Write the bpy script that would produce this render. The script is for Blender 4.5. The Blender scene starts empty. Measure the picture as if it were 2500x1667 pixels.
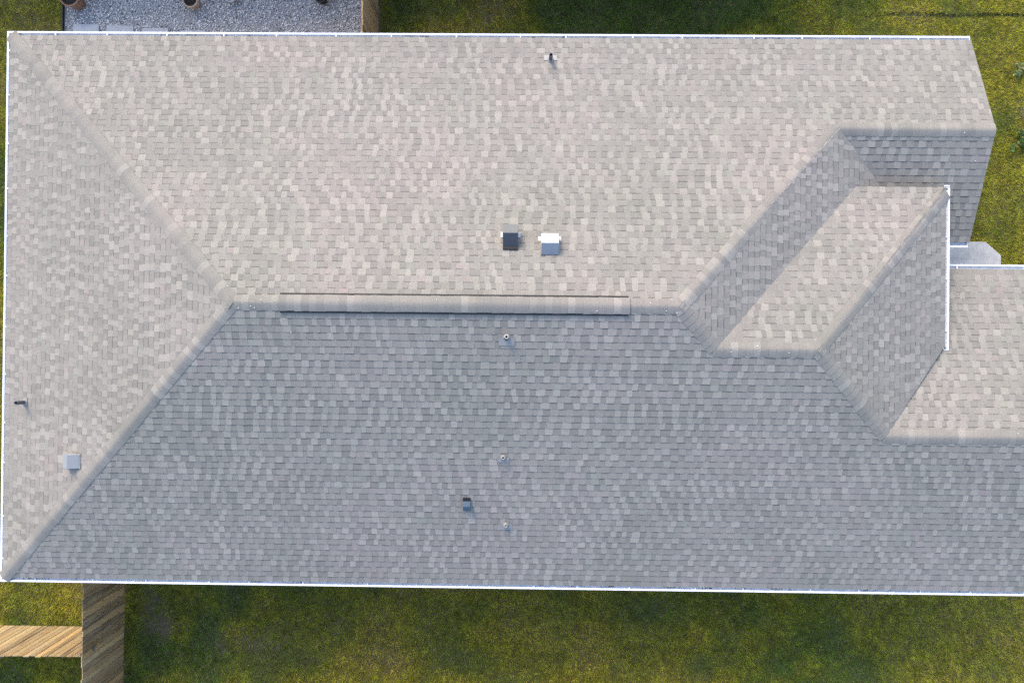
import bpy, bmesh, math, random
import numpy as np
from mathutils import Vector, Matrix

random.seed(11)
rng = np.random.default_rng(7)
sc = bpy.context.scene
col = sc.collection

# ------------------------------------------------------------------ camera, sky, sun, exposure
HE = 2.75                      # eave height above the ground
cam_d = bpy.data.cameras.new('camera')
cam = bpy.data.objects.new('camera', cam_d)
col.objects.link(cam)
cam_d.sensor_fit = 'HORIZONTAL'
cam_d.sensor_width = 36.0
cam_d.lens = 36.0 * 1796.97 / 2500.0
cam_d.clip_start, cam_d.clip_end = 0.1, 2000.0


def rot3(rx, ry, rz):
    return Matrix.Rotation(rz, 3, 'Z') @ Matrix.Rotation(ry, 3, 'Y') @ Matrix.Rotation(rx, 3, 'X')


cam.matrix_world = Matrix.Translation((11.4816, 5.3516, 16.1957 + HE)) @ \
    rot3(-0.0045372, -0.0119030, -0.0101659).transposed().to_4x4()
sc.camera = cam

SUN_AZ, SUN_EL = math.radians(26), math.radians(37)      # azimuth: left of +Y
world = bpy.data.worlds.new('World')
sc.world = world
world.use_nodes = True
wn = world.node_tree
sky = wn.nodes.new('ShaderNodeTexSky')
sky.sky_type = 'NISHITA'
sky.sun_disc = False
sky.sun_elevation = SUN_EL
sky.sun_rotation = -SUN_AZ
sky.air_density, sky.dust_density, sky.ozone_density = 1.0, 1.6, 1.0
wn.links.new(sky.outputs[0], wn.nodes['Background'].inputs[0])
wn.nodes['Background'].inputs[1].default_value = 0.15

sun_d = bpy.data.lights.new('sun', 'SUN')
sun_d.energy = 0.72
sun_d.angle = math.radians(16)
sun_d.color = (1.0, 0.835, 0.57)
sun = bpy.data.objects.new('sun', sun_d)
col.objects.link(sun)
sdir = Vector((-math.sin(SUN_AZ) * math.cos(SUN_EL), math.cos(SUN_AZ) * math.cos(SUN_EL), math.sin(SUN_EL)))
sun.rotation_euler = sdir.to_track_quat('Z', 'Y').to_euler()
sun.location = (0, 0, 30)

sc.view_settings.view_transform = 'Standard'
sc.view_settings.look = 'None'
sc.view_settings.gamma = 1.0
sc.view_settings.use_curve_mapping = False
sc.view_settings.exposure = 1.59
sc.cycles.use_denoising = False        # keep granule and grass detail crisp


# ------------------------------------------------------------------ helpers
def put(o, parent=None, label=None, cat=None, group=None, kind=None):
    if parent is not None:
        o.parent = parent
    if label: o['label'] = label
    if cat: o['category'] = cat
    if group: o['group'] = group
    if kind: o['kind'] = kind
    return o


def empty(name, loc, label, cat, group=None):
    o = bpy.data.objects.new(name, None)
    col.objects.link(o)
    o.location = loc
    bpy.context.view_layer.update()
    return put(o, None, label, cat, group)


def mesh_obj(name, verts, faces, mat, parent=None, tints=None, origin=None, smooth=False, **kw):
    """one mesh object; verts in world metres, re-based to origin"""
    v = np.asarray(verts, float).reshape(-1, 3)
    if origin is None:
        origin = (v.min(0) + v.max(0)) / 2
        origin[2] = v[:, 2].min()
    origin = np.asarray(origin, float)
    me = bpy.data.meshes.new(name)
    me.from_pydata((v - origin).tolist(), [], faces)
    if tints is not None:
        at = me.attributes.new('tint', 'FLOAT_COLOR', 'FACE')
        a = np.ones((len(faces), 4), np.float32)
        a[:, :3] = np.asarray(tints, np.float32).reshape(-1, 3)
        at.data.foreach_set('color', a.ravel())
    if smooth:
        me.polygons.foreach_set('use_smooth', [True] * len(me.polygons))
    me.materials.append(mat)
    o = bpy.data.objects.new(name, me)
    col.objects.link(o)
    if parent is not None:
        p = Vector(origin.tolist())
        q = parent
        while q is not None:
            p -= q.location
            q = q.parent
        o.location = p
    else:
        o.location = origin.tolist()
    return put(o, parent, **kw)


def box(x0, x1, y0, y1, z0, z1):
    v = [(x0, y0, z0), (x1, y0, z0), (x1, y1, z0), (x0, y1, z0), (x0, y0, z1), (x1, y0, z1), (x1, y1, z1), (x0, y1, z1)]
    f = [(0, 3, 2, 1), (4, 5, 6, 7), (0, 1, 5, 4), (1, 2, 6, 5), (2, 3, 7, 6), (3, 0, 4, 7)]
    return v, f


def merge(parts):
    V, F = [], []
    for v, f in parts:
        b = len(V)
        V += list(v)
        F += [tuple(i + b for i in q) for q in f]
    return V, F


def bevel_obj(o, w=0.008, seg=2):
    m = o.modifiers.new('bevel', 'BEVEL')
    m.width, m.segments, m.limit_method = w, seg, 'ANGLE'
    return o


def lathe(prof, c, n=28):
    """prof: list of (r, z); closed surface of revolution about vertical axis at c"""
    V, F = [], []
    for r, z in prof:
        for k in range(n):
            a = 2 * math.pi * k / n
            V.append((c[0] + r * math.cos(a), c[1] + r * math.sin(a), c[2] + z))
    for i in range(len(prof) - 1):
        for k in range(n):
            k2 = (k + 1) % n
            F.append((i * n + k, i * n + k2, (i + 1) * n + k2, (i + 1) * n + k))
    F.append(tuple(range(n))[::-1])
    F.append(tuple((len(prof) - 1) * n + k for k in range(n)))
    return V, F


# value noise for planting density and colour
class VN:
    def __init__(self, seed, cell):
        self.g = np.random.default_rng(seed).random((256, 256)); self.c = cell
    def __call__(self, x, y):
        x, y = np.asarray(x) / self.c + 100, np.asarray(y) / self.c + 100
        i, j = np.floor(x).astype(int), np.floor(y).astype(int)
        a, b = x - i, y - j
        a, b = a * a * (3 - 2 * a), b * b * (3 - 2 * b)
        g = self.g
        i, j, i2, j2 = i % 256, j % 256, (i + 1) % 256, (j + 1) % 256
        return g[i, j] * (1 - a) * (1 - b) + g[i2, j] * a * (1 - b) + g[i, j2] * (1 - a) * b + g[i2, j2] * a * b


# ------------------------------------------------------------------ materials
def new_mat(name):
    m = bpy.data.materials.new(name)
    m.use_nodes = True
    nt = m.node_tree
    return m, nt, nt.nodes['Principled BSDF']


def node(nt, typ, **inp):
    n = nt.nodes.new(typ)
    for k, v in inp.items():
        n.inputs[k].default_value = v
    return n


def noise(nt, vec, scale, detail=3.0, rough=0.55):
    n = node(nt, 'ShaderNodeTexNoise', Scale=scale, Detail=detail, Roughness=rough)
    nt.links.new(vec, n.inputs['Vector'])
    return n.outputs['Fac']


def ramp(nt, fac, stops):
    r = nt.nodes.new('ShaderNodeValToRGB')
    e = r.color_ramp.elements
    while len(e) < len(stops): e.new(0.5)
    for i, (p, c) in enumerate(stops):
        e[i].position = p
        e[i].color = (*c, 1) if len(c) == 3 else c
    nt.links.new(fac, r.inputs[0])
    return r.outputs[0]


def mul(nt, a, b, fac=1.0, mode='MULTIPLY'):
    m = nt.nodes.new('ShaderNodeMix')
    m.data_type, m.blend_type = 'RGBA', mode
    m.inputs[0].default_value = fac
    nt.links.new(a, m.inputs[6])
    if isinstance(b, tuple):
        m.inputs[7].default_value = (*b, 1)
    else:
        nt.links.new(b, m.inputs[7])
    return m.outputs[2]


def wpos(nt):
    return nt.nodes.new('ShaderNodeNewGeometry').outputs['Position']


def bump(nt, bsdf, h, strength, dist):
    b = node(nt, 'ShaderNodeBump', Strength=strength, Distance=dist)
    nt.links.new(h, b.inputs['Height'])
    nt.links.new(b.outputs[0], bsdf.inputs['Normal'])


def shingle_material():
    m, nt, b = new_mat('granule_shingle')
    at = nt.nodes.new('ShaderNodeAttribute')
    at.attribute_name = 'tint'
    p = wpos(nt)
    g = ramp(nt, noise(nt, p, 260, 2, 0.7), [(0.25, (0.66,) * 3), (0.5, (1.0,) * 3), (0.78, (1.32,) * 3)])
    c = mul(nt, at.outputs['Color'], g)
    g2 = ramp(nt, noise(nt, p, 38, 3, 0.6), [(0.3, (0.90, 0.90, 0.905)), (0.7, (1.09, 1.085, 1.08))])
    c = mul(nt, c, g2)
    big = ramp(nt, noise(nt, p, 0.42, 5, 0.65), [(0.3, (0.905, 0.925, 0.905)), (0.5, (1.0, 1.0, 1.0)), (0.7, (1.075, 1.035, 1.05))])
    c = mul(nt, c, big)
    nt.links.new(c, b.inputs['Base Color'])
    b.inputs['Roughness'].default_value = 0.92
    b.inputs['Specular IOR Level'].default_value = 0.25
    bump(nt, b, noise(nt, p, 420, 2, 0.7), 0.55, 0.004)
    return m


def plain(name, color, rough=0.5, metal=0.0, var=0.08, scale=6.0, spec=0.5, grime=None):
    m, nt, b = new_mat(name)
    p = wpos(nt)
    n = ramp(nt, noise(nt, p, scale, 5, 0.65), [(0.25, (1 - var,) * 3), (0.75, (1 + var,) * 3)])
    rgb = nt.nodes.new('ShaderNodeRGB')
    rgb.outputs[0].default_value = (*color, 1)
    c = mul(nt, rgb.outputs[0], n)
    if grime:
        f = ramp(nt, noise(nt, p, 2.3, 6, 0.7), [(0.45, (0, 0, 0)), (0.75, (1, 1, 1))])
        mx = nt.nodes.new('ShaderNodeMix')
        mx.data_type = 'RGBA'
        nt.links.new(f, mx.inputs[0])
        nt.links.new(c, mx.inputs[6])
        mx.inputs[7].default_value = (*grime, 1)
        c = mx.outputs[2]
    nt.links.new(c, b.inputs['Base Color'])
    b.inputs['Roughness'].default_value = rough
    b.inputs['Metallic'].default_value = metal
    b.inputs['Specular IOR Level'].default_value = spec
    return m


def tinted(name, rough=0.9, gscale=120.0, lo=0.75, hi=1.25, bumpd=0.0, transl=0.0):
    m, nt, b = new_mat(name)
    at = nt.nodes.new('ShaderNodeAttribute')
    at.attribute_name = 'tint'
    p = wpos(nt)
    g = ramp(nt, noise(nt, p, gscale, 3, 0.65), [(0.25, (lo,) * 3), (0.75, (hi,) * 3)])
    c = mul(nt, at.outputs['Color'], g)
    nt.links.new(c, b.inputs['Base Color'])
    b.inputs['Roughness'].default_value = rough
    b.inputs['Specular IOR Level'].default_value = 0.2
    if bumpd:
        bump(nt, b, noise(nt, p, gscale * 1.3, 3, 0.7), 0.6, bumpd)
    if transl:
        out = nt.nodes['Material Output']
        tr = nt.nodes.new('ShaderNodeBsdfTranslucent')
        nt.links.new(c, tr.inputs['Color'])
        mx = nt.nodes.new('ShaderNodeMixShader')
        mx.inputs[0].default_value = transl
        nt.links.new(b.outputs[0], mx.inputs[1])
        nt.links.new(tr.outputs[0], mx.inputs[2])
        nt.links.new(mx.outputs[0], out.inputs['Surface'])
    return m


def wood_material():
    m, nt, b = new_mat('weathered_cedar')
    at = nt.nodes.new('ShaderNodeAttribute')
    at.attribute_name = 'tint'
    p = wpos(nt)
    mp = node(nt, 'ShaderNodeMapping')
    mp.inputs['Scale'].default_value = (1.0, 1.0, 0.045)
    nt.links.new(p, mp.inputs['Vector'])
    g = ramp(nt, noise(nt, mp.outputs[0], 95, 4, 0.7),
             [(0.25, (0.38, 0.36, 0.34)), (0.5, (0.95, 0.92, 0.90)), (0.72, (1.5, 1.47, 1.42))])
    c = mul(nt, at.outputs['Color'], g)
    silver = ramp(nt, noise(nt, mp.outputs[0], 22, 5, 0.65), [(0.42, (0, 0, 0)), (0.68, (1, 1, 1))])
    mx = nt.nodes.new('ShaderNodeMix')
    mx.data_type = 'RGBA'
    nt.links.new(silver, mx.inputs[0])
    nt.links.new(c, mx.inputs[6])
    mx.inputs[7].default_value = (0.40, 0.31, 0.19, 1)
    nt.links.new(mx.outputs[2], b.inputs['Base Color'])
    b.inputs['Roughness'].default_value = 0.85
    bump(nt, b, noise(nt, mp.outputs[0], 110, 3, 0.7), 0.5, 0.004)
    return m


def ground_material():
    m, nt, b = new_mat('lawn_soil')
    p = wpos(nt)
    c = ramp(nt, noise(nt, p, 0.7, 6, 0.65), [(0.3, (0.095, 0.088, 0.042)), (0.5, (0.130, 0.113, 0.064)), (0.72, (0.185, 0.152, 0.100))])
    g = ramp(nt, noise(nt, p, 45, 4, 0.7), [(0.25, (0.5,) * 3), (0.75, (1.45,) * 3)])
    nt.links.new(mul(nt, c, g), b.inputs['Base Color'])
    b.inputs['Roughness'].default_value = 1.0
    b.inputs['Specular IOR Level'].default_value = 0.1
    bump(nt, b, noise(nt, p, 60, 4, 0.7), 0.8, 0.03)
    return m


M_SH = shingle_material()
M_WHITE = plain('white_aluminium', (0.88, 0.89, 0.90), 0.4, 0.0, 0.03, 3.0, 0.5, grime=(0.74, 0.75, 0.75))
M_HANGER = plain('hanger_white', (0.86, 0.87, 0.88), 0.35, 0.0, 0.03)
M_DECK = plain('roof_felt', (0.035, 0.035, 0.037), 0.95)
M_FASCIA = plain('painted_trim', (0.62, 0.60, 0.57), 0.6)
M_WALL = plain('pale_brick', (0.42, 0.35, 0.29), 0.9, 0, 0.25, 9.0)
M_BLACK = plain('black_plastic', (0.012, 0.012, 0.013), 0.7)
M_VGREY = plain('galvanised_grey', (0.15, 0.15, 0.147), 0.6, 0.0, 0.06)
M_VGREY_SHADE = plain('grey_hood_shade', (0.065, 0.07, 0.08), 0.6, 0.0, 0.08)  # grey vent's uphill facet, with its shade put into the colour
M_VWHITE = plain('white_hood', (0.50, 0.50, 0.485), 0.5, 0.0, 0.04)
M_VPALE = plain('pale_grey_hood', (0.27, 0.28, 0.285), 0.65, 0.0, 0.05)
M_VWHITE_SHADE = plain('white_hood_shade', (0.285, 0.30, 0.32), 0.6, 0.0, 0.06)  # shaded tone painted on the white vent's uphill facet
M_VBLUE = plain('slate_blue_hood', (0.045, 0.085, 0.125), 0.6, 0.0, 0.10)
M_LEAD = plain('grey_flashing', (0.270, 0.262, 0.250), 0.85, 0.0, 0.08)
M_PALEFL = plain('pale_flashing', (0.36, 0.345, 0.32), 0.8)
M_PVC = plain('pvc_pipe', (0.42, 0.39, 0.34), 0.5, 0, 0.05)
M_PIPED = plain('dark_pipe', (0.10, 0.10, 0.105), 0.6, 0, 0.1)
M_CONC = plain('concrete', (0.48, 0.46, 0.43), 0.9, 0, 0.16, 7.0, 0.3, grime=(0.32, 0.31, 0.29))
M_PAVER = plain('paver', (0.40, 0.41, 0.42), 0.9, 0, 0.12, 14.0, 0.3)
M_WOOD = wood_material()
M_GROUND = ground_material()
M_GRASS = tinted('grass_blades', 0.8, 3.0, 0.9, 1.1, 0.0, 0.40)
M_LEAF = tinted('weed_leaves', 0.7, 6.0, 0.85, 1.15, 0.0, 0.25)
M_STONE = tinted('gravel_stone', 0.9, 90.0, 0.75, 1.25)
M_BED = plain('gravel_bed_grit', (0.28, 0.28, 0.28), 0.95, 0, 0.5, 60.0)
M_TERRA = plain('brown_clay', (0.24, 0.14, 0.09), 0.8, 0, 0.2, 12.0)
M_TAN = plain('tan_clay', (0.42, 0.33, 0.24), 0.8, 0, 0.15, 12.0)
M_SOIL = plain('potting_soil', (0.02, 0.016, 0.013), 1.0, 0, 0.5, 50.0)
M_POTW = plain('pale_glazed', (0.55, 0.58, 0.60), 0.5, 0, 0.1)
M_POTB = plain('black_pot', (0.02, 0.021, 0.024), 0.6)
M_DIRT = plain('bare_dirt', (0.17, 0.14, 0.105), 1.0, 0, 0.35, 11.0)

# ------------------------------------------------------------------ roof geometry (metres, house frame)
N = 12.2
T = 0.3963          # pitch of the long slopes
TE = 0.4178         # pitch of the east-facing slopes
TW = T * 6.1 / 6.04
H1X, H2X, YR = 6.04, 14.451, 6.1
ZR = T * YR
XE = H2X + ZR / TE
YW = 9.890                       # rear wing ridge
ZW = T * (N - YW)
N1X = XE - ZW / TE
XG = 21.24                       # gable end of the rear wing
YV = 5.309
ZV = T * YV
V1X = XE - ZV / TE
R2X = 17.158
XE2R = R2X + ZV / TE
YG = 3.6045
ZG = T * YG
R3X = XE2R - ZG / TE
XE2 = 20.398                     # raised east eave
ZE = TE * (XE2R - XE2)
YN2 = 2 * YV - ZE / T
YS2 = 2 * YG - ZE / T
VBX = XE - ZE / TE
XEND = 22.5
YSW = 2 * YW - N                 # rear wing south eave
YGE = 2 * YG                     # garage north eave
GI = 0.105                       # shingles stop this far inside the gutter lip

pz = {
    'S': lambda x, y: T * y,
    'N': lambda x, y: T * (N - y),
    'W': lambda x, y: TW * x,
    'E1': lambda x, y: TE * (XE - x),
    'W1S': lambda x, y: T * (y - YSW),
    'W2N': lambda x, y: T * (2 * YV - y),
    'E2': lambda x, y: TE * (XE2R - x),
    'GN': lambda x, y: T * (2 * YG - y),
}
vy = YN2 - 0.25
vpx = XE - pz['W1S'](0, vy) / TE
poly = {
    'S': [(GI, GI), (XEND, GI), (XEND, YG), (R3X, YG), (R2X, YV), (V1X, YV), (H2X, YR), (H1X, YR)],
    'W': [(GI, N - GI), (GI, GI), (H1X, YR)],
    'N': [(XG, N - GI), (GI, N - GI), (H1X, YR), (H2X, YR), (N1X, YW), (XG, YW)],
    'E1': [(H2X, YR), (V1X, YV), (VBX, YN2), (VBX, vy), (vpx, vy), (N1X, YW)],
    'W1S': [(N1X, YW), (vpx, vy), (vpx, YSW + GI), (XG, YSW + GI), (XG, YW)],
    'W2N': [(V1X, YV), (R2X, YV), (XE2 - GI, YN2), (VBX, YN2)],
    'E2': [(R2X, YV), (R3X, YG), (XE2 - GI, YS2 + GI * TE / T), (XE2 - GI, YN2)],
    'GN': [(R3X, YG), (XEND, YG), (XEND, YGE - GI), (XE2 - 0.35, YGE - GI), (XE2 - 0.35, YS2 + 0.35 * TE / T)],
}
eave0 = {'S': (0, GI), 'W': (GI, N), 'N': (XG, N - GI), 'E1': (XE, 0), 'W1S': (0, YSW + GI), 'W2N': (XG, YN2), 'E2': (XE2 - GI, 0), 'GN': (XG + 3, YGE - GI)}
Uv = {'S': (1, 0), 'W1S': (1, 0), 'N': (-1, 0), 'W2N': (-1, 0), 'GN': (-1, 0), 'W': (0, -1), 'E1': (0, 1), 'E2': (0, 1)}
slope = {}
for k in poly:
    ux, uy = Uv[k]
    U = np.array([ux, uy, 0.0])
    up = np.array([-uy, ux, 0.0])                    # plan direction up the slope
    g = {'W': TW, 'E1': TE, 'E2': TE}.get(k, T)
    V = np.array([up[0], up[1], g])
    V /= np.linalg.norm(V)
    Nn = np.cross(U, V)
    x0, y0 = eave0[k]
    O = np.array([x0, y0, pz[k](x0, y0) + HE])
    P3 = [np.array([x, y, pz[k](x, y) + HE]) for x, y in poly[k]]
    uv = [((p - O) @ U, (p - O) @ V) for p in P3]
    slope[k] = dict(U=U, V=V, N=Nn, O=O, P3=P3, uv=uv)

house = empty('house', (0, 0, 0),
              'single-storey house under a large hip roof of grey-beige shingles with white gutters', 'house')

# walls (under the eaves)
wall_parts = [box(0.45, 19.9, 0.45, 11.75, 0, HE - 0.16),
              box(19.9, 22.2, 0.45, 6.75, 0, HE - 0.16),
              box(19.9, 20.9, 8.0, 11.75, 0, HE - 0.16),
              box(15.0, 20.05, 2.6, YN2 - 0.35, HE - 0.16, HE + ZE - 0.13)]


def prism_x(pts, x0, x1):
    n = len(pts)
    v = [(x0, y, z) for y, z in pts] + [(x1, y, z) for y, z in pts]
    f = [tuple(range(n)), tuple(range(2 * n - 1, n - 1, -1))]
    f += [(i, i + n, (i + 1) % n + n, (i + 1) % n) for i in range(n)]
    return v, f


wall_parts.append(prism_x([(8.0, HE - 0.17), (11.75, HE - 0.17), (YW, HE + ZW - 0.12)], XG - 0.5, XG - 0.38))
wall_parts.append(prism_x([(0.5, HE - 0.17), (6.75, HE - 0.17), (YG, HE + ZG - 0.12)], XEND - 0.45, XEND - 0.33))
v, f = merge(wall_parts)
mesh_obj('wall', v, f, M_WALL, house, origin=(0, 0, 0))

# the roof deck: one slab per slope, 25 mm under the shingles
roof_v, roof_f = [], []
for k, s in slope.items():
    b = len(roof_v)
    n = len(s['P3'])
    for p in s['P3']: roof_v.append(tuple(p - np.array([0, 0, 0.014])))
    for p in s['P3']: roof_v.append(tuple(p - np.array([0, 0, 0.07])))
    roof_f.append(tuple(b + i for i in range(n)))
    roof_f.append(tuple(b + n + i for i in range(n - 1, -1, -1)))
    for i in range(n):
        j = (i + 1) % n
        roof_f.append((b + i, b + n + i, b + n + j, b + j))
roof = mesh_obj('roof', roof_v, roof_f, M_DECK, house, origin=(0, 0, HE))


# ------------------------------------------------------------------ shingles
def clip_poly(subj, quad):
    """clip any polygon by a convex counter-clockwise quad"""
    out = subj
    for i in range(4):
        a, b = quad[i], quad[(i + 1) % 4]
        ex, ey = b[0] - a[0], b[1] - a[1]
        inp, out = out, []
        if not inp: return []
        for j in range(len(inp)):
            p, q = inp[j - 1], inp[j]
            dp = ex * (p[1] - a[1]) - ey * (p[0] - a[0])
            dq = ex * (q[1] - a[1]) - ey * (q[0] - a[0])
            if dq >= 0:
                if dp < 0:
                    t = dp / (dp - dq)
                    out.append((p[0] + (q[0] - p[0]) * t, p[1] + (q[1] - p[1]) * t))
                out.append(q)
            elif dp >= 0:
                t = dp / (dp - dq)
                out.append((p[0] + (q[0] - p[0]) * t, p[1] + (q[1] - p[1]) * t))
    return out


def area(p):
    return 0.5 * sum(p[i - 1][0] * p[i][1] - p[i][0] * p[i - 1][1] for i in range(len(p)))


def inside(p, poly_):
    x, y = p
    r = False
    for i in range(len(poly_)):
        (x1, y1), (x2, y2) = poly_[i - 1], poly_[i]
        if (y1 > y) != (y2 > y) and x < (x2 - x1) * (y - y1) / (y2 - y1) + x1:
            r = not r
    return r


EXPO = 0.1429
band_n = VN(21, 1.0)
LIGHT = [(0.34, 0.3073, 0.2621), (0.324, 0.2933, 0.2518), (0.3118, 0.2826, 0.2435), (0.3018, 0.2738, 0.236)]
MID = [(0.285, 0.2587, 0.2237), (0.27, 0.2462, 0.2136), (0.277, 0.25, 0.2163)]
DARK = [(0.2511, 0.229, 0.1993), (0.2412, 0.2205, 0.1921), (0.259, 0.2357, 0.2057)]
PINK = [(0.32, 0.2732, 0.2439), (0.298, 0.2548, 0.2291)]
GREEN = [(0.275, 0.2625, 0.2182), (0.295, 0.2799, 0.2328)]


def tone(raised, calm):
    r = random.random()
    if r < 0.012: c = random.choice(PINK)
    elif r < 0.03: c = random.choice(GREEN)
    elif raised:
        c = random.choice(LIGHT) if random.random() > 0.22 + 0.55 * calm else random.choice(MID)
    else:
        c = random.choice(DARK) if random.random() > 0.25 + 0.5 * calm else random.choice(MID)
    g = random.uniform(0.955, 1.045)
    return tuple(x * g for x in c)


CAM = np.array([11.4816, 5.3516, 16.1957 + HE])
tabs = []         # (distance, verts, faces, tints, whole)
for key, s in slope.items():
    uv = s['uv']
    umin, umax = min(p[0] for p in uv), max(p[0] for p in uv)
    vmin, vmax = min(p[1] for p in uv), max(p[1] for p in uv)
    U, V, Nn, O = s['U'], s['V'], s['N'], s['O']
    ccw = uv if area(uv) > 0 else uv[::-1]
    nrow = int((vmax - max(vmin, 0)) / EXPO) + 2
    row0 = int(math.floor(vmin / EXPO))
    seq, left_, walk = [], 0, 0.0
    for i in range(row0, row0 + nrow + 2):
        if left_ <= 0:                          # one cutting pattern serves several courses, then changes
            seq, left_ = [], random.randint(4, 8)
            for _ in range(int((umax - umin + 2) / 0.24) + 4):
                seq.append((True, random.choice((0.105, 0.12, 0.135, 0.15, 0.165))))
                g_ = random.choice((0.10, 0.12, 0.135, 0.155, 0.185))
                if random.random() < 0.12:
                    seq.append((False, 0.10)); g_ = 0.12
                seq.append((False, g_))
        left_ -= 1
        walk = walk * 0.80 + random.gauss(0, 0.085)
        v0 = i * EXPO + random.uniform(-0.0015, 0.0015)
        if v0 > vmax or v0 + EXPO < vmin: continue
        calm = max(0.0, min(1.0, random.gauss(0.30, 0.34)))
        u = umin - 0.55 + max(-0.4, min(0.4, walk))
        sk0 = 0.0
        for raised, w in seq:
            if u >= umax: break
            w = w * random.uniform(0.88, 1.12)
            sk1 = random.uniform(-0.010, 0.010)
            a, b_ = u, u + w
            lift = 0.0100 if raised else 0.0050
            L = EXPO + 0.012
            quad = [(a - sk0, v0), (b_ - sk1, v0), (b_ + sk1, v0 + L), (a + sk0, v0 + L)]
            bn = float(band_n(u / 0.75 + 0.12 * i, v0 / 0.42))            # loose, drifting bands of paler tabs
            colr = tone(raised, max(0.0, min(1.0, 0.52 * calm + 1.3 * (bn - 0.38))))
            whole = all(inside(q, ccw) for q in quad) and not any(a - .03 < q[0] < b_ + .03 and v0 < q[1] < v0 + L for q in ccw)
            polyq = quad if whole else (clip_poly(ccw, quad) if quad[1][0] > umin and quad[0][0] < umax else [])
            if len(polyq) >= 3 and area(polyq) > 4e-5:
                g = 0.0012                              # hairline joint between neighbours
                vs, fs, ts = [], [], []
                def P(q, drop=None):
                    h = lift * (1 - 0.93 * (q[1] - v0) / L) + 0.001 if drop is None else drop
                    return O + U * q[0] + V * q[1] + Nn * h
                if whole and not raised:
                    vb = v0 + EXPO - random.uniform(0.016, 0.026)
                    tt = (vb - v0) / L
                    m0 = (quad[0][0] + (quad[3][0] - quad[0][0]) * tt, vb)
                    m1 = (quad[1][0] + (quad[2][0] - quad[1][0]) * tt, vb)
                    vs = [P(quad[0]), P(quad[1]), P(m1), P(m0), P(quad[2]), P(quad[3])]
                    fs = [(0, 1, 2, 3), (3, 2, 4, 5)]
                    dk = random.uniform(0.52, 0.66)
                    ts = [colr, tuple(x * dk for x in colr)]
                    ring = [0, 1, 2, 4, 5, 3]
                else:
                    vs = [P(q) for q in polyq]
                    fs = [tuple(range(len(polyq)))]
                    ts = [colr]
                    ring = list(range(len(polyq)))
                nb = len(vs)
                for j in ring: vs.append(vs[j] - Nn * (lift + 0.006))
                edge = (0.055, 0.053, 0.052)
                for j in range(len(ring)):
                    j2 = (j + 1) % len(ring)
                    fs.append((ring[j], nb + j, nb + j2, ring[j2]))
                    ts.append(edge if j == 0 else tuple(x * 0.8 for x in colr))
                cpt = sum(vs[:nb]) / nb
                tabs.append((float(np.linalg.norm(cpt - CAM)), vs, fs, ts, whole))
            u = b_
            sk0 = sk1

order = sorted(range(len(tabs)), key=lambda i: tabs[i][0] + (0 if tabs[i][4] else 1e3))
near = set([i for i in order if abs(sum(p[1] for p in tabs[i][1][:3]) / 3 - YR) > 0.30 or True][:300])
bv, bf, bt = [], [], []
for i, (d_, vs, fs, ts, wh) in enumerate(tabs):
    if i in near:
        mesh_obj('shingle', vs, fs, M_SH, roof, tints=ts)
    else:
        b = len(bv)
        bv += vs
        bf += [tuple(j + b for j in q) for q in fs]
        bt += ts
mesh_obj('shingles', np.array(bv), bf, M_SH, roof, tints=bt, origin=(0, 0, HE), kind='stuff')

# ------------------------------------------------------------------ ridge and hip caps
CAPC = [(0.295, 0.2673, 0.2291), (0.28, 0.2548, 0.22), (0.266, 0.2432, 0.2118), (0.256, 0.2346, 0.2053), (0.272, 0.248, 0.2154)]
CAPL = [(0.34, 0.3089, 0.2658), (0.325, 0.2954, 0.2548)]


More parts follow.
